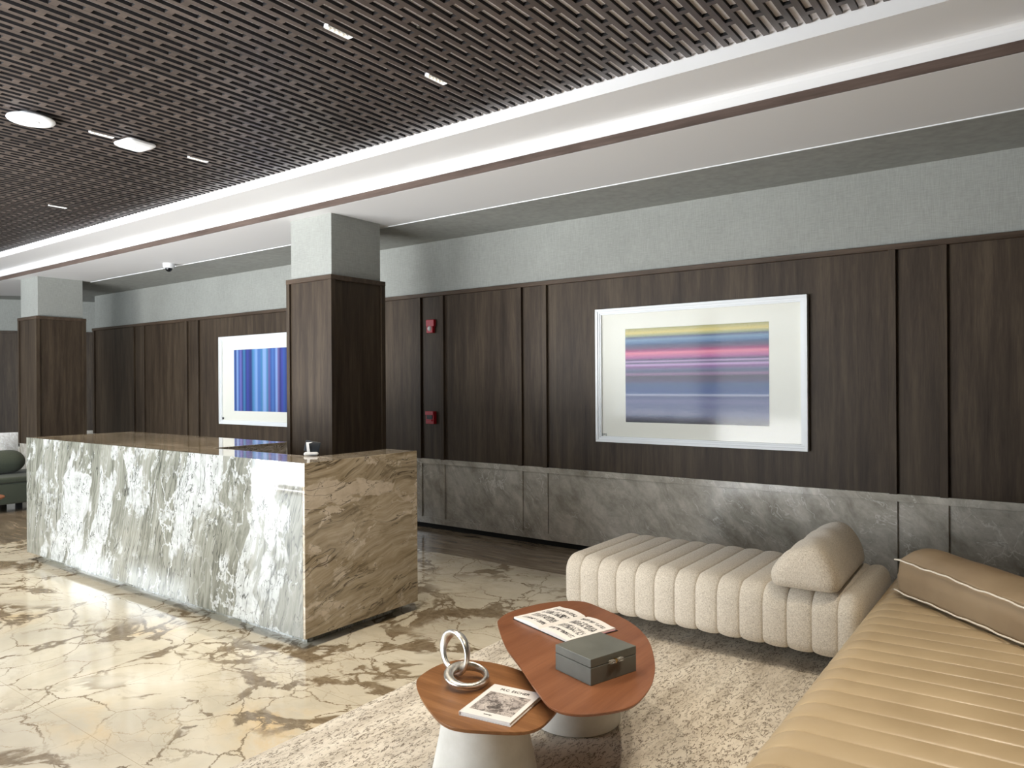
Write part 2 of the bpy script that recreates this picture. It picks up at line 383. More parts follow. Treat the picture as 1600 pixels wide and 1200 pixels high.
def prism(bm, pts, z0, z1, mi=0):
    a = [bm.verts.new((x, y, z0)) for x, y in pts]; b = [bm.verts.new((x, y, z1)) for x, y in pts]
    fs = [bm.faces.new(a[::-1]), bm.faces.new(b)]
    for i in range(len(pts)): fs.append(bm.faces.new((a[i], a[(i+1) % len(a)], b[(i+1) % len(a)], b[i])))
    for f in fs: f.material_index = mi
    return fs
def lathe(bm, prof, n=48, c=(0, 0), mi=0):
    rings = []
    for r, z in prof:
        if r < 1e-6: rings.append([bm.verts.new((c[0], c[1], z))])
        else: rings.append([bm.verts.new((c[0]+r*math.cos(2*PI*i/n), c[1]+r*math.sin(2*PI*i/n), z)) for i in range(n)])
    for a, b in zip(rings, rings[1:]):
        for i in range(n):
            j = (i+1) % n
            if len(a) == 1 and len(b) == 1: continue
            if len(a) == 1: f = bm.faces.new((a[0], b[j], b[i]))
            elif len(b) == 1: f = bm.faces.new((a[i], a[j], b[0]))
            else: f = bm.faces.new((a[i], a[j], b[j], b[i]))
            f.material_index = mi
def loft(bm, rings, closed=True, caps=True, mi=0):
    R = [[bm.verts.new(p) for p in r] for r in rings]
    for a, b in zip(R, R[1:]):
        n = len(a)
        for i in range(n if closed else n-1): bm.faces.new((a[i], a[(i+1) % n], b[(i+1) % n], b[i])).material_index = mi
    if caps:
        bm.faces.new(R[0][::-1]).material_index = mi; bm.faces.new(R[-1]).material_index = mi
    return R
def tube(bm, pts, r, n=8, mi=0, closed=False):
    pts = [Vector(p) for p in pts]; rings = []; nn = None
    for i, p in enumerate(pts):
        a = pts[i-1] if (i or closed) else p; b = pts[(i+1) % len(pts)] if (i < len(pts)-1 or closed) else p
        d = (b-a).normalized()
        if nn is None: nn = d.orthogonal().normalized()
        nn = (nn-d*nn.dot(d)).normalized(); bn = d.cross(nn)
        rr = r[i] if isinstance(r, (list, tuple)) else r
        rings.append([p+nn*rr*math.cos(2*PI*k/n)+bn*rr*math.sin(2*PI*k/n) for k in range(n)])
    if closed: rings.append(rings[0])
    loft(bm, rings, caps=not closed, mi=mi)
    if closed: bmesh.ops.remove_doubles(bm, verts=bm.verts[:], dist=1e-6)
def rrect(w, h, r, n=7):
    "rounded rectangle centred on x, from z=0 to h; r = radii bl,br,tr,tl -> list of (x,z,nx,nz)"
    out = []
    for (cx, cz, a0, rad) in ((-w/2+r[0], r[0], PI, r[0]), (w/2-r[1], r[1], 1.5*PI, r[1]), (w/2-r[2], h-r[2], 0, r[2]), (-w/2+r[3], h-r[3], .5*PI, r[3])):
        for i in range(n+1):
            a = a0+.5*PI*i/n; out.append((cx+rad*math.cos(a), cz+rad*math.sin(a), math.cos(a), math.sin(a)))
    res = []
    for i, p in enumerate(out):                     # extra points on long flats
        q = out[(i+1) % len(out)]; res.append(p)
        d = math.hypot(q[0]-p[0], q[1]-p[1])
        if d > .08:
            k = int(d/.06)
            for j in range(1, k):
                f = j/k; res.append((p[0]+(q[0]-p[0])*f, p[1]+(q[1]-p[1])*f, p[2]+(q[2]-p[2])*f, p[3]+(q[3]-p[3])*f))
    return res
def channels(bm, prof, seams, end_r, depth, place, crown=None):
    "upholstered body with stitched channels: profile swept along s, pinched at each seam"
    s0, s1 = seams[0], seams[-1]; ss = []
    for a, b in zip(seams, seams[1:]):
        for f in (0, .02, .05, .1, .18, .3, .42, .5, .58, .7, .82, .9, .95, .98): ss.append((a+(b-a)*f, f))
    ss.append((s1, 0)); rings = []
    for k, (s, f) in enumerate(ss):
        e = min(s-s0, s1-s); ins = end_r-math.sqrt(max(0, end_r**2-(end_r-e)**2)) if e < end_r else 0
        pin = depth*(1-(4*f*(1-f))**.42)
        if k == 0 or k == len(ss)-1: pin = 0
        d = ins+pin
        ring = []
        for x, z, nx, nz in prof:
            zz = z-nz*d; xx = x-nx*d
            if crown: zz += crown(x, s)*max(0, nz)
            ring.append(place(xx, zz, s))
        rings.append(ring)
    loft(bm, rings)
def text_mesh(txt, size, extr=.0004):
    cu = bpy.data.curves.new('t', 'FONT'); cu.body = txt; cu.size = size; cu.extrude = extr; cu.align_x = 'CENTER'; cu.align_y = 'CENTER'
    ob = bpy.data.objects.new('t', cu); C.objects.link(ob)
    me = bpy.data.meshes.new_from_object(ob.evaluated_get(bpy.context.evaluated_depsgraph_get()))
    bpy.data.objects.remove(ob); return me
def text_obj(name, txt, size, m, parent, loc, rot=(0, 0, 0), sx=1):
    me = text_mesh(txt, size); me.name = name; me.materials.clear(); me.materials.append(m)
    o = bpy.data.objects.new(name, me); C.objects.link(o); o.parent = parent; o.location = loc; o.rotation_euler = rot; o.scale = (sx, 1, 1)
    return o

# ---------------------------------------------------------------- room shell
XL, XR, YB = -17.5, 2.6, 5.86
bm = nb(); bx(bm, -8.36, XR, WY, 5.02, -.1, 0); struct('floor', bm, m_floor)
bm = nb(); bx(bm, -8.36, XR, 5.02, 7.5, -.1, 0); bx(bm, XL, -8.362, WY, 7.5, -.1, 0); struct('floor_border', bm, m_border).name = 'floor.001'

# upper ceiling, vertical drop, lower band, cove, flat soffits
bm = nb()
bx(bm, XL, XR, WY, 3.735, 3.298, 3.36)
struct('ceiling', bm, m_board)
bm = nb()
bx(bm, XL, XR, 3.735, 4.18, 3.213, 3.36)
prof = [(4.16-.028, 3.213), (4.16-.010, 3.208), (4.16-.002, 3.196), (4.16, 3.18), (4.16, 3.125), (4.20, 3.125), (4.20, 3.213)]
a = [bm.verts.new((XL, y, z)) for y, z in prof]; b = [bm.verts.new((XR, y, z)) for y, z in prof]
bm.faces.new(a); bm.faces.new(b[::-1])
for i in range(len(prof)): bm.faces.new((a[i], a[(i+1) % len(a)], b[(i+1) % len(a)], b[i]))
struct('ceiling', bm, m_white)
bm = nb(); bx(bm, XL, XR, 4.152, 4.166, 3.071, 3.125); struct('trim_1', bm, m_fascia)
# low white ceiling (flat) with the L-shaped edge, then the grey fabric soffit in the same plane
bm = nb()
prism(bm, [(XL, 4.164), (XR, 4.164), (XR, 5.02), (-11.36, 5.02), (-11.36, 4.62), (-13.6, 5.60), (-15.2, 3.55), (XL, 3.9)][0:2]+[(XR, 5.02), (-11.36, 5.02), (-11.36, 4.70), (-13.86, 5.28), (-14.72, 4.2)], 3.07, 3.2)
struct('ceiling', bm, m_white)
bm = nb(); bx(bm, XL, XR, 4.205, 7.4, 3.0712, 3.19); struct('ceiling', bm, m_linen)
bm = nb(); bx(bm, -11.36, XR, 5.016, 5.026, 3.064, 3.0715); struct('trim_2', bm, m_whitelq)

# main wall: grey fabric above, walnut panels, grey marble wainscot, black toe kick
YW = 5.86; WX0 = -13.12
bm = nb(); bx(bm, WX0, XR, YW, YW+.3, 0, 3.2); struct('wall_back', bm, m_linen)
ST = [-.59, -.905, -3.885, -4.177, -5.19, -5.52, -6.60, -6.93, -9.88, -10.18, -11.41, -11.73, -13.07]
bm = nb(); bx(bm, WX0-.01, XR, YW-.012, YW+.01, .742, 2.485); struct('wall_back', bm, m_wood)
bm = nb()
for x in ST: bx(bm, x-.05, x, YW-.042, YW-.010, .742, 2.482, bev=.002, seg=1)
struct('trim_3', bm, m_wood)
bm = nb(); bx(bm, WX0-.012, XR, YW-.046, YW, 2.480, 2.520, bev=.003, seg=1); struct('trim_4', bm, m_woodx)
bm = nb(); bx(bm, WX0-.01, XR, YW-.018, YW+.01, .05, .742); struct('wall_back', bm, m_gmarble)
bm = nb()
bx(bm, WX0-.01, XR, YW-.034, YW-.015, .690, .744, bev=.0015, seg=1); bx(bm, WX0-.01, XR, YW-.034, YW-.015, .052, .115, bev=.0015, seg=1)
for x in ST: bx(bm, x-.062, x, YW-.034, YW-.015, .115, .690)
struct('trim_5', bm, m_gmarble)
bm = nb(); bx(bm, WX0, XR, YW-.008, YW+.02, 0, .055); struct('baseboard_back', bm, m_black)

# far wall at the left end of the room, turned a little
A = Vector((-16.2, 2.8)); B = Vector((-13.3, 7.5)); dr = (B-A).normalized(); nr = Vector((dr.y, -dr.x))
def farseg(bm, t0, t1, off, z0, z1):
    p = [A+dr*t0+nr*off, A+dr*t1+nr*off, A+dr*t1-nr*.1, A+dr*t0-nr*.1]; prism(bm, [(q.x, q.y) for q in p], z0, z1)
LL = (B-A).length
bm = nb(); farseg(bm, -5.2, LL, 0, 0, 3.2); struct('wall_left', bm, m_linen)
bm = nb(); farseg(bm, -5.2, LL, .02, .74, 2.48)
for k in range(7): farseg(bm, -4.6+k*1.3, -4.55+k*1.3, .045, .74, 2.48)
farseg(bm, -5.2, LL, .05, 2.48, 2.52); struct('wall_left', bm, m_wood)
bm = nb(); farseg(bm, -5.2, LL, .03, .05, .74); farseg(bm, -5.2, LL, .045, .69, .742); struct('wall_left', bm, m_gmarble)

# right wall, and the window wall behind the photographer with real openings
bm = nb(); bx(bm, XR, XR+.2, WY-.2, 6.2, 0, 3.4); struct('wall_right', bm, m_wood)
bm = nb(); bx(bm, XR-.03, XR, WY, YB-.05, 0, .74); struct('baseboard_right', bm, m_gmarble)
OP = [(-10.2, -7.4), (-7.2, -5.2), (-5.0, -3.2)]; OP2 = [(-16.6, -14.4), (-14.2, -11.8)]
bm = nb()
xs = sorted([XL]+[x for o in OP+OP2 for x in o]+[XR])
for x0, x1 in zip(xs[::2], xs[1::2]): bx(bm, x0, x1, WY-.2, WY, 0, 3.4)
for x0, x1 in OP: bx(bm, x0, x1, WY-.2, WY, 2.9, 3.4)
for x0, x1 in OP2: bx(bm, x0, x1, WY-.2, WY, 2.9, 3.4); bx(bm, x0, x1, WY-.2, WY, 0, 1.75)
struct('wall_front', bm, m_paint)
for i, (x0, x1) in enumerate(OP+OP2):
    z0 = .0 if i < len(OP) else 1.75
    bm = nb()
    for q in ((x0, x0+.05, z0, 2.9), (x1-.05, x1, z0, 2.9), (x0+.05, x1-.05, z0, z0+.06), (x0+.05, x1-.05, 2.84, 2.9), (x0+.05, x1-.05, 2.2, 2.25)):
        bx(bm, q[0], q[1], WY-.14, WY-.06, q[2], q[3])
    struct('window_%d' % (i+1), bm, m_alu)
bm = nb(); bx(bm, XL-.2, XL, WY-.2, 7.6, 0, 3.4); bx(bm, XL, WX0, 7.5, 7.6, 0, 3.4); struct('wall_left', bm, m_paint)

# slatted timber ceiling: slats along y joined by staggered blocks
bm = nb(); p = .0682; n = 0; x = -1.545-.030
k0 = int((XL+.3+1.575)/p); k1 = int((XR-.1+1.575)/p)
LG = [(-2.83, 2.41), (-2.83, 3.12), (-5.29, 2.41), (-5.29, 3.12), (-7.75, 3.12), (-7.75, 2.41), (-.37, 3.12), (-.37, 2.41), (-2.83, 1.7), (-.37, 1.7), (-10.21, 3.12), (-10.21, 2.41)]
def snap(x): return round((x+1.575-.049)/p)
LGK = {}
for lx, ly in LG: LGK.setdefault(snap(lx), []).append(ly)
Z0, Z1 = 3.280, 3.2975
for k in range(k0, k1):
    x = -1.575+k*p; bx(bm, x, x+.030, WY+.05, 3.722, Z0, Z1, 0)
    odd = (k % 2 == 1)
    y = (3.479 if not odd else 3.601)
    while y > WY+.2:
        if not any(abs(y+.016-ly) < .115 for ly in LGK.get(k, [])):
            bx(bm, x+.030, x+p, y, y+.034, Z0+.0004, Z1, 0)
        y -= .24
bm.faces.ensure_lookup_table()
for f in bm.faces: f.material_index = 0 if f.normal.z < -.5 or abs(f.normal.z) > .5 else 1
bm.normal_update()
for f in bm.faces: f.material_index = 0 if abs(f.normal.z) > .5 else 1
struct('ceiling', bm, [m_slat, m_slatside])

# ---------------------------------------------------------------- pillars (structure)
def pillar(cx, first):
    x0, x1, y0, y1 = cx-.3175, cx+.3175, 4.27, 4.92
    nm = 'wall_column'
    bm = nb(); bx(bm, x0+.033, x1-.033, y0+.033, y1-.033, 0, 3.069); struct('wall_pillar', bm, m_linen)
    bm = nb(); bx(bm, x0+.018, x1-.018, y0+.018, y1-.018, .74, 2.48)
    for (a, b) in ((x0, y0), (x1-.045, y0), (x0, y1-.045), (x1-.045, y1-.045)): bx(bm, a, a+.045, b, b+.045, .74, 2.48)
    struct('wall_pillar', bm, m_wood)
    bm = nb(); bx(bm, x0-.003, x1+.003, y0-.003, y1+.003, 2.478, 2.52, bev=.002, seg=1); struct('trim_6', bm, m_woodx)
    bm = nb(); bx(bm, x0+.012, x1-.012, y0+.012, y1-.012, .04, .735)
    for (a, b) in ((x0, y0), (x1-.05, y0), (x0, y1-.05), (x1-.05, y1-.05)): bx(bm, a, a+.05, b, b+.05, .04, .735)
    for z in (.04, .69): bx(bm, x0, x1, y0, y1, z, z+.05)
    struct('wall_pillar', bm, m_gmarble)
pillar(-5.4375, True); pillar(-11.60, False)

# ---------------------------------------------------------------- ceiling devices and lights
WARM = (1.0, .88, .70)
def downlight(i, lx, ly, label):
    k = snap(lx); x = -1.575+k*p+.049
    t = thing('recessed_downlight', label, 'ceiling light', (x, ly, 3.28), 0, 'slim five-lens downlights in the slat ceiling')
    bm = nb(); L = .078; W = .020
    bx(bm, -W, W, -L, -L+.004, -.004, .014); bx(bm, -W, W, L-.004, L, -.004, .014); bx(bm, -W, -W+.003, -L, L, -.004, .014); bx(bm, W-.003, W, -L, L, -.004, .014)
    obj('trim_ring', bm, m_whitelq, t)
    bm = nb(); bx(bm, -W+.003, W-.003, -L+.004, L-.004, .0155, .0165)
    for j in range(4): bx(bm, -W+.003, W-.003, -.042+.028*j-.0012, -.042+.028*j+.0012, .000, .0155)
    obj('reflector', bm, m_silver, t)
    for j in range(5):
        bm = nb(); yy = -.056+.028*j; lathe(bm, [(0, .0125), (.0065, .0132), (.0095, .0150), (.0095, .0154)], 16); o = obj('lens', bm, m_led, t, smooth=True); o.location = (0, yy, 0)
    l = bpy.data.lights.new('downlight_beam', 'SPOT'); l.energy = DOWNP; l.color = WARM; l.spot_size = math.radians(84); l.spot_blend = .9; l.shadow_soft_size = .035
    lo = bpy.data.objects.new('downlight_beam', l); C.objects.link(lo); lo.parent = t; lo.location = (0, 0, -.03)
DOWNP = 98
LBL = ['lit slim downlight in the slat ceiling, upper of the two brightest', 'lit slim downlight in the slat ceiling, nearer the white cove of the two brightest',
       'dim slim downlight between the round disc and the square white unit', 'dim slim downlight to the right of the square white unit', 'farthest slim downlight, low at the left of the slat ceiling']
for i, (lx, ly) in enumerate(LG):
    if i < 5: downlight(i, lx, ly, LBL[i])
    else: downlight(i, lx, ly, 'slim five-lens downlight outside the photo')

bm = nb(); lathe(bm, [(0, 0), (.10, .001), (.128, .006), (.135, .014), (.133, .020), (.08, .026), (.075, .046), (0, .046)], 64)
t = thing('ceiling_speaker', 'round white flat disc fixed under the slat ceiling', 'ceiling speaker', (-5.25, 1.965, 3.235))
obj('cover', bm, m_plastic, t, smooth='auto')
bm = nb(); lathe(bm, [(.042, -.0022), (.046, -.0022), (.046, .002), (.042, .002), (.042, -.0022)], 48); obj('centre_ring', bm, m_whitelq, t, smooth='auto')
t = thing('access_point', 'square white rounded unit under the slat ceiling', 'access point', (-5.25, 2.625, 3.238), .09)
def sq(a, r, z, n=6): return [(sx*(a-r)+r*math.cos(t0+PI/2*i/n), sy*(a-r)+r*math.sin(t0+PI/2*i/n), z) for sx, sy, t0 in ((1, 1, 0), (-1, 1, PI/2), (-1, -1, PI), (1, -1, 1.5*PI)) for i in range(n+1)]
bm = nb(); loft(bm, [sq(.075, .03, 0), sq(.088, .035, .003), sq(.105, .035, .016), sq(.107, .035, .026), sq(.103, .035, .032), sq(.06, .02, .033), sq(.06, .02, .042)]); obj('cover', bm, m_plastic, t, smooth='auto')
bm = nb(); lathe(bm, [(0, -.001), (.003, -.001), (.003, .001)], 12); obj('status_light', bm, m_darkgrey, t)
t = thing('security_camera', 'small white dome security camera on the low ceiling near the far pillar', 'security camera', (-8.90, 4.86, 3.07))
bm = nb(); lathe(bm, [(0, 0), (.068, 0), (.070, -.02), (.066, -.045), (.052, -.058), (0, -.058)], 40); obj('housing', bm, m_plastic, t, smooth='auto')
bm = nb(); lathe(bm, [(.042, -.056), (.042, -.064), (.038, -.080), (.026, -.094), (.012, -.101), (0, -.103)], 32); obj('lens_dome', bm, m_dark, t, smooth=True)
t = thing('sprinkler_head', 'tiny sprinkler head between the ceiling slats', 'sprinkler', (-1.575+snap(-2.45)*p+.049, 2.62, 3.284))
bm = nb(); lathe(bm, [(0, 0), (.012, 0), (.012, .004), (.005, .006), (.005, .0135), (0, .0135)], 16); obj('deflector', bm, m_silver, t)

# ---------------------------------------------------------------- framed art
def framed(name, label, x0, x1, z0, z1, ix0, ix1, iz0, iz1, art, tagmark):
    t = thing(name, label, 'framed print', ((x0+x1)/2, YW-.012, z0), 0)
    cx = (x0+x1)/2; W = (x1-x0)/2; H = z1-z0
    def ring(bm, o, i, y0, y1):
        bx(bm, -W+o, W-o, y0, y1, H-i, H-o, bev=.0015, seg=1); bx(bm, -W+o, W-o, y0, y1, o, i, bev=.0015, seg=1)
        bx(bm, -W+o, -W+i, y0, y1, i, H-i); bx(bm, W-i, W-o, y0, y1, i, H-i)
    bm = nb(); ring(bm, 0, .022, -.045, 0); ring(bm, .022, .040, -.036, 0); ring(bm, .040, .052, -.030, 0); obj('frame', bm, m_whitelq, t)
    bm = nb(); bx(bm, -W+.05, W-.05, -.012, -.004, .05, H-.05); obj('mat_board', bm, m_mat, t)
    bm = nb(); bx(bm, ix0-cx, ix1-cx, -.0145, -.012, iz0-z0, iz1-z0); obj('print', bm, art, t)
    bm = nb(); bx(bm, -W+.05, W-.05, -.020, -.018, .05, H-.05); obj('glass', bm, m_glass, t)
    if tagmark == 'black':
        bm = nb(); bx(bm, -W+.052, -W+.085, -.0235, -.0205, .062, .088); obj('corner_tag', bm, m_ink, t)
    else: text_obj('corner_mark', '[W]', .026, m_darkgrey, t, (-W+.078, -.0215, .066), (PI/2, 0, 0))
framed('framed_print', 'large white framed print of horizontal pink, blue and purple stripes', -3.344, -1.506, 1.016, 2.208, -3.055, -1.801, 1.199, 2.020, m_art1, 'text')
framed('framed_print', 'white framed print of vertical blue stripes, half hidden behind the pillar', -9.34, -7.50, 1.012, 2.212, -9.015, -7.80, 1.196, 2.024, m_art2, 'black')

# ---------------------------------------------------------------- fire devices
t = thing('fire_alarm_strobe', 'small red fire strobe with white lens on the wood wall', 'fire alarm', (-5.375, YW-.012, 2.11))
bm = nb(); bx(bm, -.058, .058, -.035, 0, .05, .125, bev=.006); bx(bm, -.044, .044, -.040, 0, -.02, .055, bev=.005); obj('body', bm, m_red, t)
bm = nb(); lathe(bm, [(0, .018), (.016, .014), (.026, .004), (.028, 0)], 24); o = obj('lens', bm, m_lens, t, smooth=True); o.rotation_euler = (PI/2, 0, 0); o.location = (0, -.040, .028)
t = thing('fire_alarm_pull_station', 'small red pull station with black handle, low on the wood wall', 'fire alarm', (-5.375, YW-.012, 1.12))
bm = nb(); bx(bm, -.058, .058, -.045, 0, 0, .135, bev=.004); bx(bm, -.058, .058, -.055, -.044, .095, .135, bev=.003); obj('body', bm, m_red, t)
bm = nb(); bx(bm, -.040, .040, -.052, -.044, .052, .092); obj('handle_recess', bm, m_ink, t)
bm = nb(); bx(bm, -.042, .042, -.062, -.045, .028, .046, bev=.003); obj('pull_bar', bm, m_red, t)

# ---------------------------------------------------------------- reception desk
X0, X1, Y0, Y1, H = -7.44, -3.52, 2.73, 3.67, 1.09
t = thing('reception_desk', 'long veined stone reception desk in front of the pillar', 'reception desk', (X0, Y0, 0))
def dx(name, m, *q, parent=t, bev=.0012):
    bm = nb()
    for a in q: bx(bm, a[0]-X0, a[1]-X0, a[2]-Y0, a[3]-Y0, a[4], a[5], bev=bev, seg=1)
    return obj(name, bm, m, parent)
dx('front_panel', m_desk, (X0, X1-.02, Y0, Y0+.02, .062, H))
dx('end_panel', m_deske, (X1-.02, X1, Y0, Y1, .062, H))
dx('end_panel', m_deske, (X0, X0+.02, Y0+.02, Y1, .062, H-.02))
dx('countertop', m_deskt, (X0+.02, -4.95, Y0+.02, Y1, H-.02, H-.0005), (-4.95, X1-.02, Y0+.02, Y0+.30, H-.02, H-.0005), (X1-.28, X1-.02, Y0+.30, Y1, H-.02, H-.0005))
dx('inner_panel', m_deske, (X0+.02, -4.95, Y1-.02, Y1, .062, H-.02), (-4.97, -4.95, Y0+.30, Y1-.02, .062, H-.02), (-4.95, X1-.26, Y0+.28, Y0+.30, .062, H-.02), (X1-.28, X1-.26, Y0+.30, Y1, .062, H-.02), (X1-.26, X1-.02, Y1-.02, Y1, .062, H-.02))
dx('toe_kick', m_desk, (X0+.10, X1-.10, Y0+.09, Y0+.12, 0, .062), (X1-.12, X1-.10, Y0+.12, Y1-.08, 0, .062), (X0+.10, X0+.12, Y0+.12, Y1-.08, 0, .062))
dx('work_surface', m_darkgrey, (-4.95, X1-.28, Y0+.30, Y1-.05, .72, .75))
# card terminal standing on the ledge
t = thing('card_terminal', 'small dark card terminal on a white stand, on the desk ledge', 'card terminal', (-3.875, 3.06, H), math.radians(47))
bm = nb(); bx(bm, -.045, .045, -.028, .032, 0, .022, bev=.009, seg=3); obj('base', bm, m_plastic, t, smooth='auto')
bm = nb(); loft(bm, [[(x-.016+.0, y, z) for x, y in ((-.009, -.006), (.009, -.006), (.009, .006), (-.009, .006))] for x0_, z in ((0, .018),)] + [[(x-.022, y-.010, .078) for x, y in ((-.008, -.005), (.008, -.005), (.008, .005), (-.008, .005))], [(x-.010, y-.010, .086) for x, y in ((-.02, -.004), (.02, -.004), (.02, .006), (-.02, .006))]]); obj('arm', bm, m_plastic, t)
bm = nb(); bx(bm, -.048, .048, -.006, .006, -.036, .036, bev=.005, seg=2); o = obj('screen_back', bm, m_darkgrey, t, smooth='auto'); o.location = (.006, .014, .055); o.rotation_euler = (math.radians(-14), math.radians(12), 0)

# ---------------------------------------------------------------- rug
bm = nb(); bx(bm, -2.68, 2.3, -.6, 5.15, .0, .012, bev=.004); tag(obj('area_rug', bm, m_rug), 'cream rug with dark flecks under the tables and seating', 'rug')
RZ = .012

# ---------------------------------------------------------------- bench
prof = rrect(.94, .335, (.07, .07, .11, .11))      # x -> y across bench
YC = 4.455; ZB = .118
t = thing('daybed', 'oatmeal fabric channel-stitched bench along the marble wall', 'daybed', (-1.655, YC, RZ))
pitch = .1270; seams = [-2.548+pitch*i for i in range(15)]; seams = seams[:-1]+[seams[-2]+pitch*1.0]
seams[-1] = -.792
bm = nb(); channels(bm, prof, [s+1.655 for s in seams], .055, .017, lambda x, z, s: (s, x, z+ZB-RZ)); obj('seat', bm, m_boucle, t, smooth=True)
for fx in (-.80, .80):
    for fy in (-.36, .36):
        bm = nb(); bx(bm, -.035, .035, -.02, .02, 0, .125, bev=.002, seg=1); obj('foot', bm, m_leg, t, loc=(fx, fy, 0))
# bolster on the bench
def bolster_section(s, L, k):
    pts = [(-.175, .03), (-.15, .0), (-.05, -.004), (.08, -.003), (.155, .004), (.170, .05), (.150, .13), (.105, .200), (.05, .232), (-.02, .225), (-.09, .190), (-.145, .125), (-.175, .07)]
    return pts
t = thing('bolster_cushion', 'wedge-shaped oatmeal bolster on the right end of the fabric bench', 'cushion', (-1.075, 4.40, .459), math.radians(2))
bm = nb(); pts = bolster_section(0, 0, 0)
# smooth closed spline through pts
def cr(pts, n=4):
    out = []; N = len(pts)
    for i in range(N):
        p0, p1, p2, p3 = (Vector(pts[(i+k-1) % N]) for k in range(4))
        for j in range(n):
            u = j/n; out.append(.5*((2*p1)+(-p0+p2)*u+(2*p0-5*p1+4*p2-p3)*u*u+(-p0+3*p1-3*p2+p3)*u**3))
    return out
sec = cr(pts, 4); rings = []; Lh = .44; cc = Vector((0, .10))
for i in range(33):
    f = -1+2*i/32; e = abs(f); sc = 1.0
    y = f*Lh
    q = max(0, (e-.80)/.20); sc = math.sqrt(max(0, 1-q**2*.90)) if q > 0 else 1
    if q > 0: y = math.copysign(.80*Lh+.20*Lh*math.sin(q*PI/2)**.9*1.0, f); sc = max(.28, math.cos(q*PI/2*.82)**.55)
    ring = []
    for v in sec:
        d = v-cc; w = cc+d*sc
        w.y = max(w.y, -.004)+.004*math.sin(f*9+v.x*20)*(1 if v.y > .05 else 0)
        ring.append((w.x, y, w.y))
    rings.append(ring)
loft(bm, rings); obj('cover', bm, m_boucle2, t, smooth=True)

# ---------------------------------------------------------------- leather chaise
t = thing('leather_chaise', 'tan leather chaise with stitched channels at the right', 'chaise', (0, 3.0, RZ))
prof = rrect(1.45, .34, (.06, .06, .13, .13))
seams = [4.90-.1275*i for i in range(30)][::-1]
off = (3.572-seams[0]) % .1275
seams = [s+off-(.1275 if off > .064 else 0) for s in seams]
def crown(x, s): return .014*(1-min(1, abs(x)/.725)**2)-.010
bm = nb(); channels(bm, prof, [s-3.0 for s in seams], .06, .012, lambda x, z, s: (x-.052, s, z+.10), crown); obj('seat', bm, m_leather, t, smooth=True)
for fx in (-.66, .58):
    for fy in (seams[0]-3+.15, seams[-1]-3-.15):
        bm = nb(); bx(bm, -.03, .03, -.03, .03, 0, .115); obj('foot', bm, m_leg, t, loc=(fx, fy, 0))
# leather box cushion with cream piping
ang = math.atan2(3.59-4.17, -.105+.68)
t = thing('leather_bolster', 'brown leather box cushion with cream piping on the tan chaise', 'cushion', (-.66, 4.20, .464), ang)
L, D, Hh = 1.05, .30, .175
def sect(f):
    sag = .012*math.sin(f*7)+.006*math.sin(f*19)
    a = [(0, .012), (-.006, .06), (-.010, .11), (0.0, Hh-.008+sag*.4), (.006, Hh+.004+sag*.4), (.07, Hh+.034+sag), (.15, Hh+.048+sag), (.23, Hh+.034), (D-.01, Hh), (D+.008, Hh*.5), (D, .01), (D-.04, 0), (.15, -.002), (.02, 0)]
    return a
bm = nb(); rings = []
for i in range(61):
    f = i/60; e = min(f, 1-f); s = min(1, (e/.035))**.5 if e < .035 else 1
    s = .80+.20*s
    xx = f*L
    sc = cr(sect(f), 3); ring = []
    for v in sc:
        yy = D/2+(v.x-D/2)*(s if v.y > .1 else (.5+.5*s)); zz = v.y*(1 if v.y < .1 else (.90+.10*(s-.8)/.2))
        ring.append((xx+(.012 if zz < .08 else 0)*(1 if f > .5 else -1)*0, yy, max(zz, -.003)))
    rings.append(ring)
loft(bm, rings); obj('cover', bm, m_leather2, t, smooth=True)
def seamline(z0, y0, amp, ph):
    P = []
    for i in range(120):
        f = i/119; P.append((.004+f*(L-.006), y0-.006+amp*.4*math.sin(f*31+ph), z0+amp*math.sin(f*23+ph)+amp*.5*math.sin(f*57)+.012*math.sin(f*7)*.4*(1 if z0 > .1 else 0)))
    return P
bm = nb(); tube(bm, [(.006, D*.9, Hh*.93), (-.002, D*.5, Hh*.95), (-.001, .02, Hh*.95)]+seamline(Hh-.004, -.004, .003, 0), .0042, 6); obj('piping', bm, m_pipe, t, smooth=True)
bm = nb(); tube(bm, [(.000, D*.6, .012), (-.003, .01, .012)]+seamline(.016, -.008, .0025, 2), .0042, 6); obj('piping', bm, m_pipe, t, smooth=True)

# ---------------------------------------------------------------- coffee tables
def smooth_outline(pts, n=8): return [(v.x, v.y) for v in cr(pts, n)]
def table_top(bm, out, z0, z1):
    cx = sum(a for a, b in out)/len(out); cy = sum(b for a, b in out)/len(out)
    def ring(s, z): return [(cx+(a-cx)*s, cy+(b-cy)*s, z) for a, b in out]
    loft(bm, [ring(.93, z0), ring(.985, z0+.008), ring(.998, z1-.005), ring(1.0, z1-.002), ring(.997, z1)])
BZ = .40; k = (1.55-BZ)/(1.55-.42)
big = [(-1.987, 3.268), (-1.833, 3.23), (-1.616, 3.118), (-1.449, 2.96), (-1.31, 2.738), (-1.233, 2.564), (-1.199, 2.426), (-1.196, 2.305), (-1.257, 2.2), (-1.334, 2.139), (-1.423, 2.143), (-1.542, 2.229), (-1.728, 2.382), (-1.903, 2.521), (-2.097, 2.72), (-2.150, 2.80), (-2.17, 2.929), (-2.117, 3.135)]
big = [(a*k, b*k) for a, b in big]
t = thing('coffee_table', 'larger reddish walnut coffee table with rounded triangular top', 'coffee table', (-1.78, 2.89, RZ), 0, 'pair of nested coffee tables')
bm = nb(); table_top(bm, [(a+1.78, b-2.89) for a, b in smooth_outline(big, 5)], BZ-.022-RZ, BZ-RZ); obj('tabletop', bm, m_tabred, t, smooth='auto')
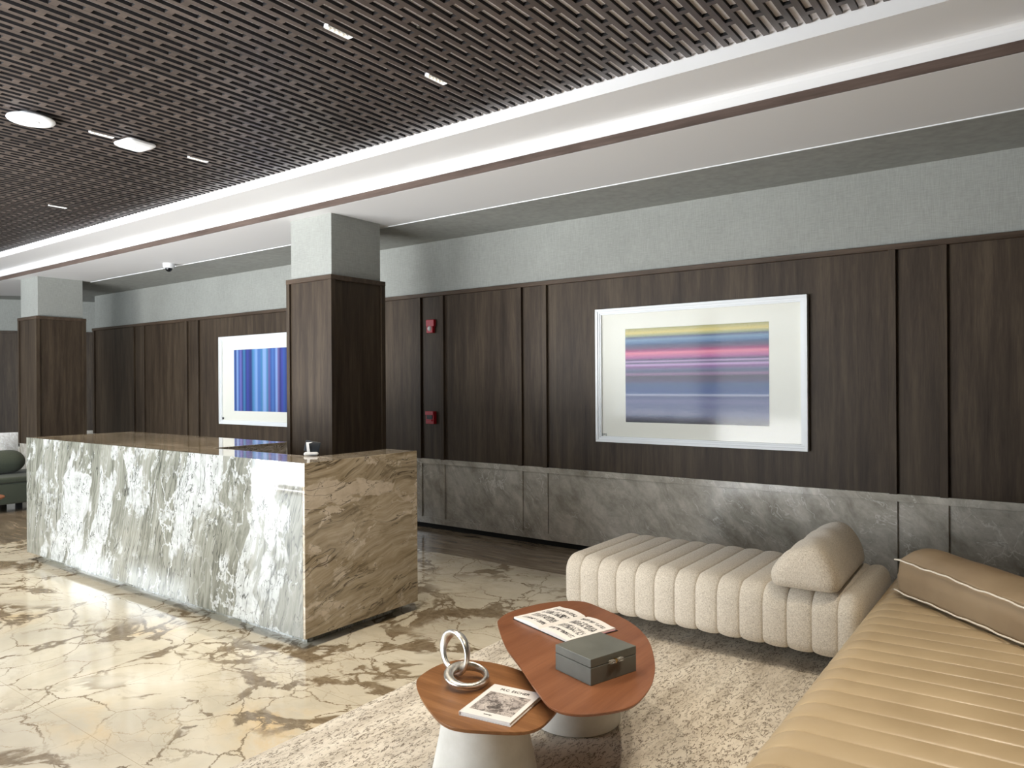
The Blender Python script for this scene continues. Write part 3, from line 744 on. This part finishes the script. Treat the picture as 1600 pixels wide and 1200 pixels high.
bm = nb(); lathe(bm, [(0, 0), (.195, 0), (.205, .006), (.207, .02), (.190, .2), (.178, BZ-.024-RZ), (0, BZ-.024-RZ)], 64); obj('pedestal', bm, m_plaster, t, smooth='auto')
SZ = .335; k = (1.55-SZ)/(1.55-.36)
sm = [(-2.102, 2.179), (-1.996, 2.089), (-1.861, 2.008), (-1.765, 1.967), (-1.69, 1.970), (-1.596, 2.016), (-1.505, 2.074), (-1.470, 2.138), (-1.479, 2.236), (-1.51, 2.345), (-1.57, 2.43), (-1.664, 2.484), (-1.787, 2.515), (-1.892, 2.526), (-1.985, 2.518), (-2.065, 2.492), (-2.125, 2.445), (-2.148, 2.364), (-2.138, 2.262)]
t = thing('coffee_table', 'smaller golden walnut coffee table tucked under the larger one', 'coffee table', (-1.82, 2.27, RZ), 0, 'pair of nested coffee tables')
bm = nb(); table_top(bm, [(a+1.82, b-2.27) for a, b in smooth_outline(sm, 5)], SZ-.022-RZ, SZ-RZ); obj('tabletop', bm, m_taborg, t, smooth='auto')
bm = nb(); lathe(bm, [(0, 0), (.200, 0), (.208, .006), (.208, .02), (.180, .15), (.156, SZ-.024-RZ), (0, SZ-.024-RZ)], 64); obj('pedestal', bm, m_plaster, t, smooth='auto')

# rings sculpture: two interlocked silver rings
t = thing('ring_sculpture', 'two interlocked silver rings on the small coffee table', 'sculpture', (-1.985, 2.29, SZ))
def ringmesh(R, rr, flat):
    bm = nb(); N = 72; rings = []
    for i in range(N):
        a = 2*PI*i/N; tw = a*.5*0+.5; ring = []
        for j in range(12):
            b = 2*PI*j/12; u = rr*1.25*math.cos(b); v = rr*.72*math.sin(b)
            th = flat+.9*math.sin(a+.6); uu = u*math.cos(th)-v*math.sin(th); vv = u*math.sin(th)+v*math.cos(th)
            ring.append(((R+uu)*math.cos(a), (R+uu)*math.sin(a), vv))
        rings.append(ring)
    rings.append(rings[0]); loft(bm, rings, caps=False); bmesh.ops.remove_doubles(bm, verts=bm.verts[:], dist=1e-6); return bm
o = obj('ring', ringmesh(.076, .0165, .4), m_silver, t, smooth=True); o.rotation_euler = (PI/2, math.radians(0), math.radians(-14+0)); o.location = (-.030, 0.03, .098); o.rotation_euler = (math.radians(84), 0, math.radians(-8))
o = obj('ring', ringmesh(.077, .0165, 1.0), m_silver, t, smooth=True); o.location = (.070, -.008, .034); o.rotation_euler = (math.radians(6), math.radians(7), .3)

# closed book
def quad_frame(a, b, d): 
    a, b, d = Vector(a), Vector(b), Vector(d); return a, (b-a), (d-a)
k = (1.55-.350)/(1.55-.33)
bl = Vector((-1.792, 2.084))*k; br = Vector((-1.586, 2.117))*k; tl = Vector((-1.845, 2.37))*k
ang = math.atan2((br-bl).y, (br-bl).x); BW, BH, BT = .212, .272, .015
t = thing('art_book', 'closed white art book with grey cover picture, on the small table', 'book', (bl.x, bl.y, SZ), ang)
bm = nb(); bx(bm, 0.0025, BW-.004, .004, BH-.004, .002, BT-.002); obj('pages', bm, m_paper, t)
bm = nb(); bx(bm, 0, BW, 0, BH, 0, .0018); bx(bm, 0, BW, 0, BH, BT-.0018, BT); bx(bm, -.001, .0015, 0, BH, 0, BT, bev=.0005, seg=1); cv = obj('cover', bm, m_cover, t)
bm = nb(); bx(bm, .020, BW-.018, .040, .205, BT, BT+.0003); obj('cover_picture', bm, m_coverart, cv)
text_obj('title', 'M.C. ESCHER', .024, m_ink, cv, (BW/2+.004, .236, BT+.0006), sx=.92)
text_obj('publisher_name', 'TASCHEN', .0075, m_ink, cv, (BW/2+.002, .020, BT+.0006))

# open book
a = Vector((-2.125, 2.885)); e1 = Vector((.39, -.13)).normalized()
ang = math.atan2(e1.y, e1.x); PW, PH = .205, .285
t = thing('open_book', 'open picture book with rows of black figures, partly under the box', 'book', (a.x, a.y, BZ), ang)
bm = nb(); bx(bm, -.004, 2*PW+.012, -.004, PH+.004, 0, .003); obj('cover', bm, m_ink, t)
bm = nb(); bx(bm, 2*PW-.002, 2*PW+.006, .04, PH-.004, .003, .0045); obj('flap', bm, plain('pink flap', (206, 150, 160), .5), t)
for side in (0, 1):
    bm = nb(); N = 18; top = []; bot = []
    for i in range(N+1):
        f = i/N; h = .012+.010*math.sin(min(1, f*1.15)*PI)*(1-.3*f) - (.008 if f < .04 else 0)
        xx = PW+(PW*f if side else -PW*f); top.append((xx, h)); bot.append((xx, .003))
    ra = [[(x, y, z) for (x, z) in top+bot[::-1]] for y in (0, PH)]
    loft(bm, ra); obj('page_block', bm, m_page, t, smooth='auto')

# box with clasp
k = (1.55-.50)/(1.55-.5)
p0 = Vector((-1.42, 2.416)); e1 = (Vector((-1.348, 2.65))-p0); e2 = (Vector((-1.617, 2.485))-p0)
ang = math.atan2(e1.y, e1.x)
t = thing('decorative_box', 'grey shagreen lidded box with clasp on the large coffee table', 'box', (p0.x, p0.y, BZ), ang)
Lx, Ly = e1.length, e2.length
bm = nb(); bx(bm, 0, Lx, 0, Ly, 0, .066, bev=.0015, seg=1); obj('body', bm, m_shag, t)
bm = nb(); bx(bm, 0, Lx, 0, Ly, .068, .100, bev=.002, seg=2); obj('lid', bm, m_shag, t)
bm = nb(); bx(bm, Lx/2-.005, Lx/2+.005, -.012, 0, .062, .080, bev=.001, seg=1); bx(bm, Lx/2-.008, Lx/2+.008, -.014, -.008, .068, .076, bev=.001, seg=1); obj('clasp', bm, m_brass, t)
bm = nb(); bx(bm, Lx/2-.036, Lx/2-.008, -.020, -.006, .067, .080, bev=.0015, seg=1); bx(bm, Lx/2+.008, Lx/2+.036, -.020, -.006, .067, .080, bev=.0015, seg=1); obj('handle', bm, m_acryl, t)

# ---------------------------------------------------------------- far seating at the left edge
t = thing('green_daybed', 'dark green upholstered bench at the far left', 'daybed', (-10.75, 2.9, 0))
bm = nb()
def rb(bm, x0, x1, y0, y1, z0, z1, r): bx(bm, x0, x1, y0, y1, z0, z1, bev=r, seg=4)
rb(bm, -.50, .42, -1.2, 1.27, .10, .36, .03); obj('base', bm, m_green, t, smooth='auto')
bm = nb(); rb(bm, -.50, .43, -1.2, 1.27, .361, .43, .025); obj('seat_cushion', bm, m_green, t, smooth='auto')
for fy in (-.9, .9):
    for fx in (-.35, .15): bm = nb(); bx(bm, -.03, .03, -.03, .03, 0, .13); obj('foot', bm, m_black, t, loc=(fx, fy, 0))
t = thing('round_bolster', 'dark green rounded bolster cushion on the far green bench', 'cushion', (-10.84, 3.66, .432))
bm = nb(); rings = []
for i in range(17):
    f = -1+i/8; r = .15*(1-abs(f)**5*.55); rings.append([(r*math.cos(2*PI*j/24), f*.28, .15+r*math.sin(2*PI*j/24)) for j in range(24)])
loft(bm, rings); obj('cover', bm, m_green, t, smooth=True)
t = thing('side_table', 'small reddish round table cut off by the left edge of the photo', 'side table', (-8.84, 2.74, 0))
bm = nb(); lathe(bm, [(0, .395), (.27, .395), (.285, .402), (.287, .412), (.283, .418), (0, .418)], 48); obj('tabletop', bm, m_tabred, t, smooth='auto')
bm = nb(); lathe(bm, [(0, 0), (.13, 0), (.13, .02), (.10, .395), (0, .395)], 40); obj('pedestal', bm, m_plaster, t, smooth='auto')
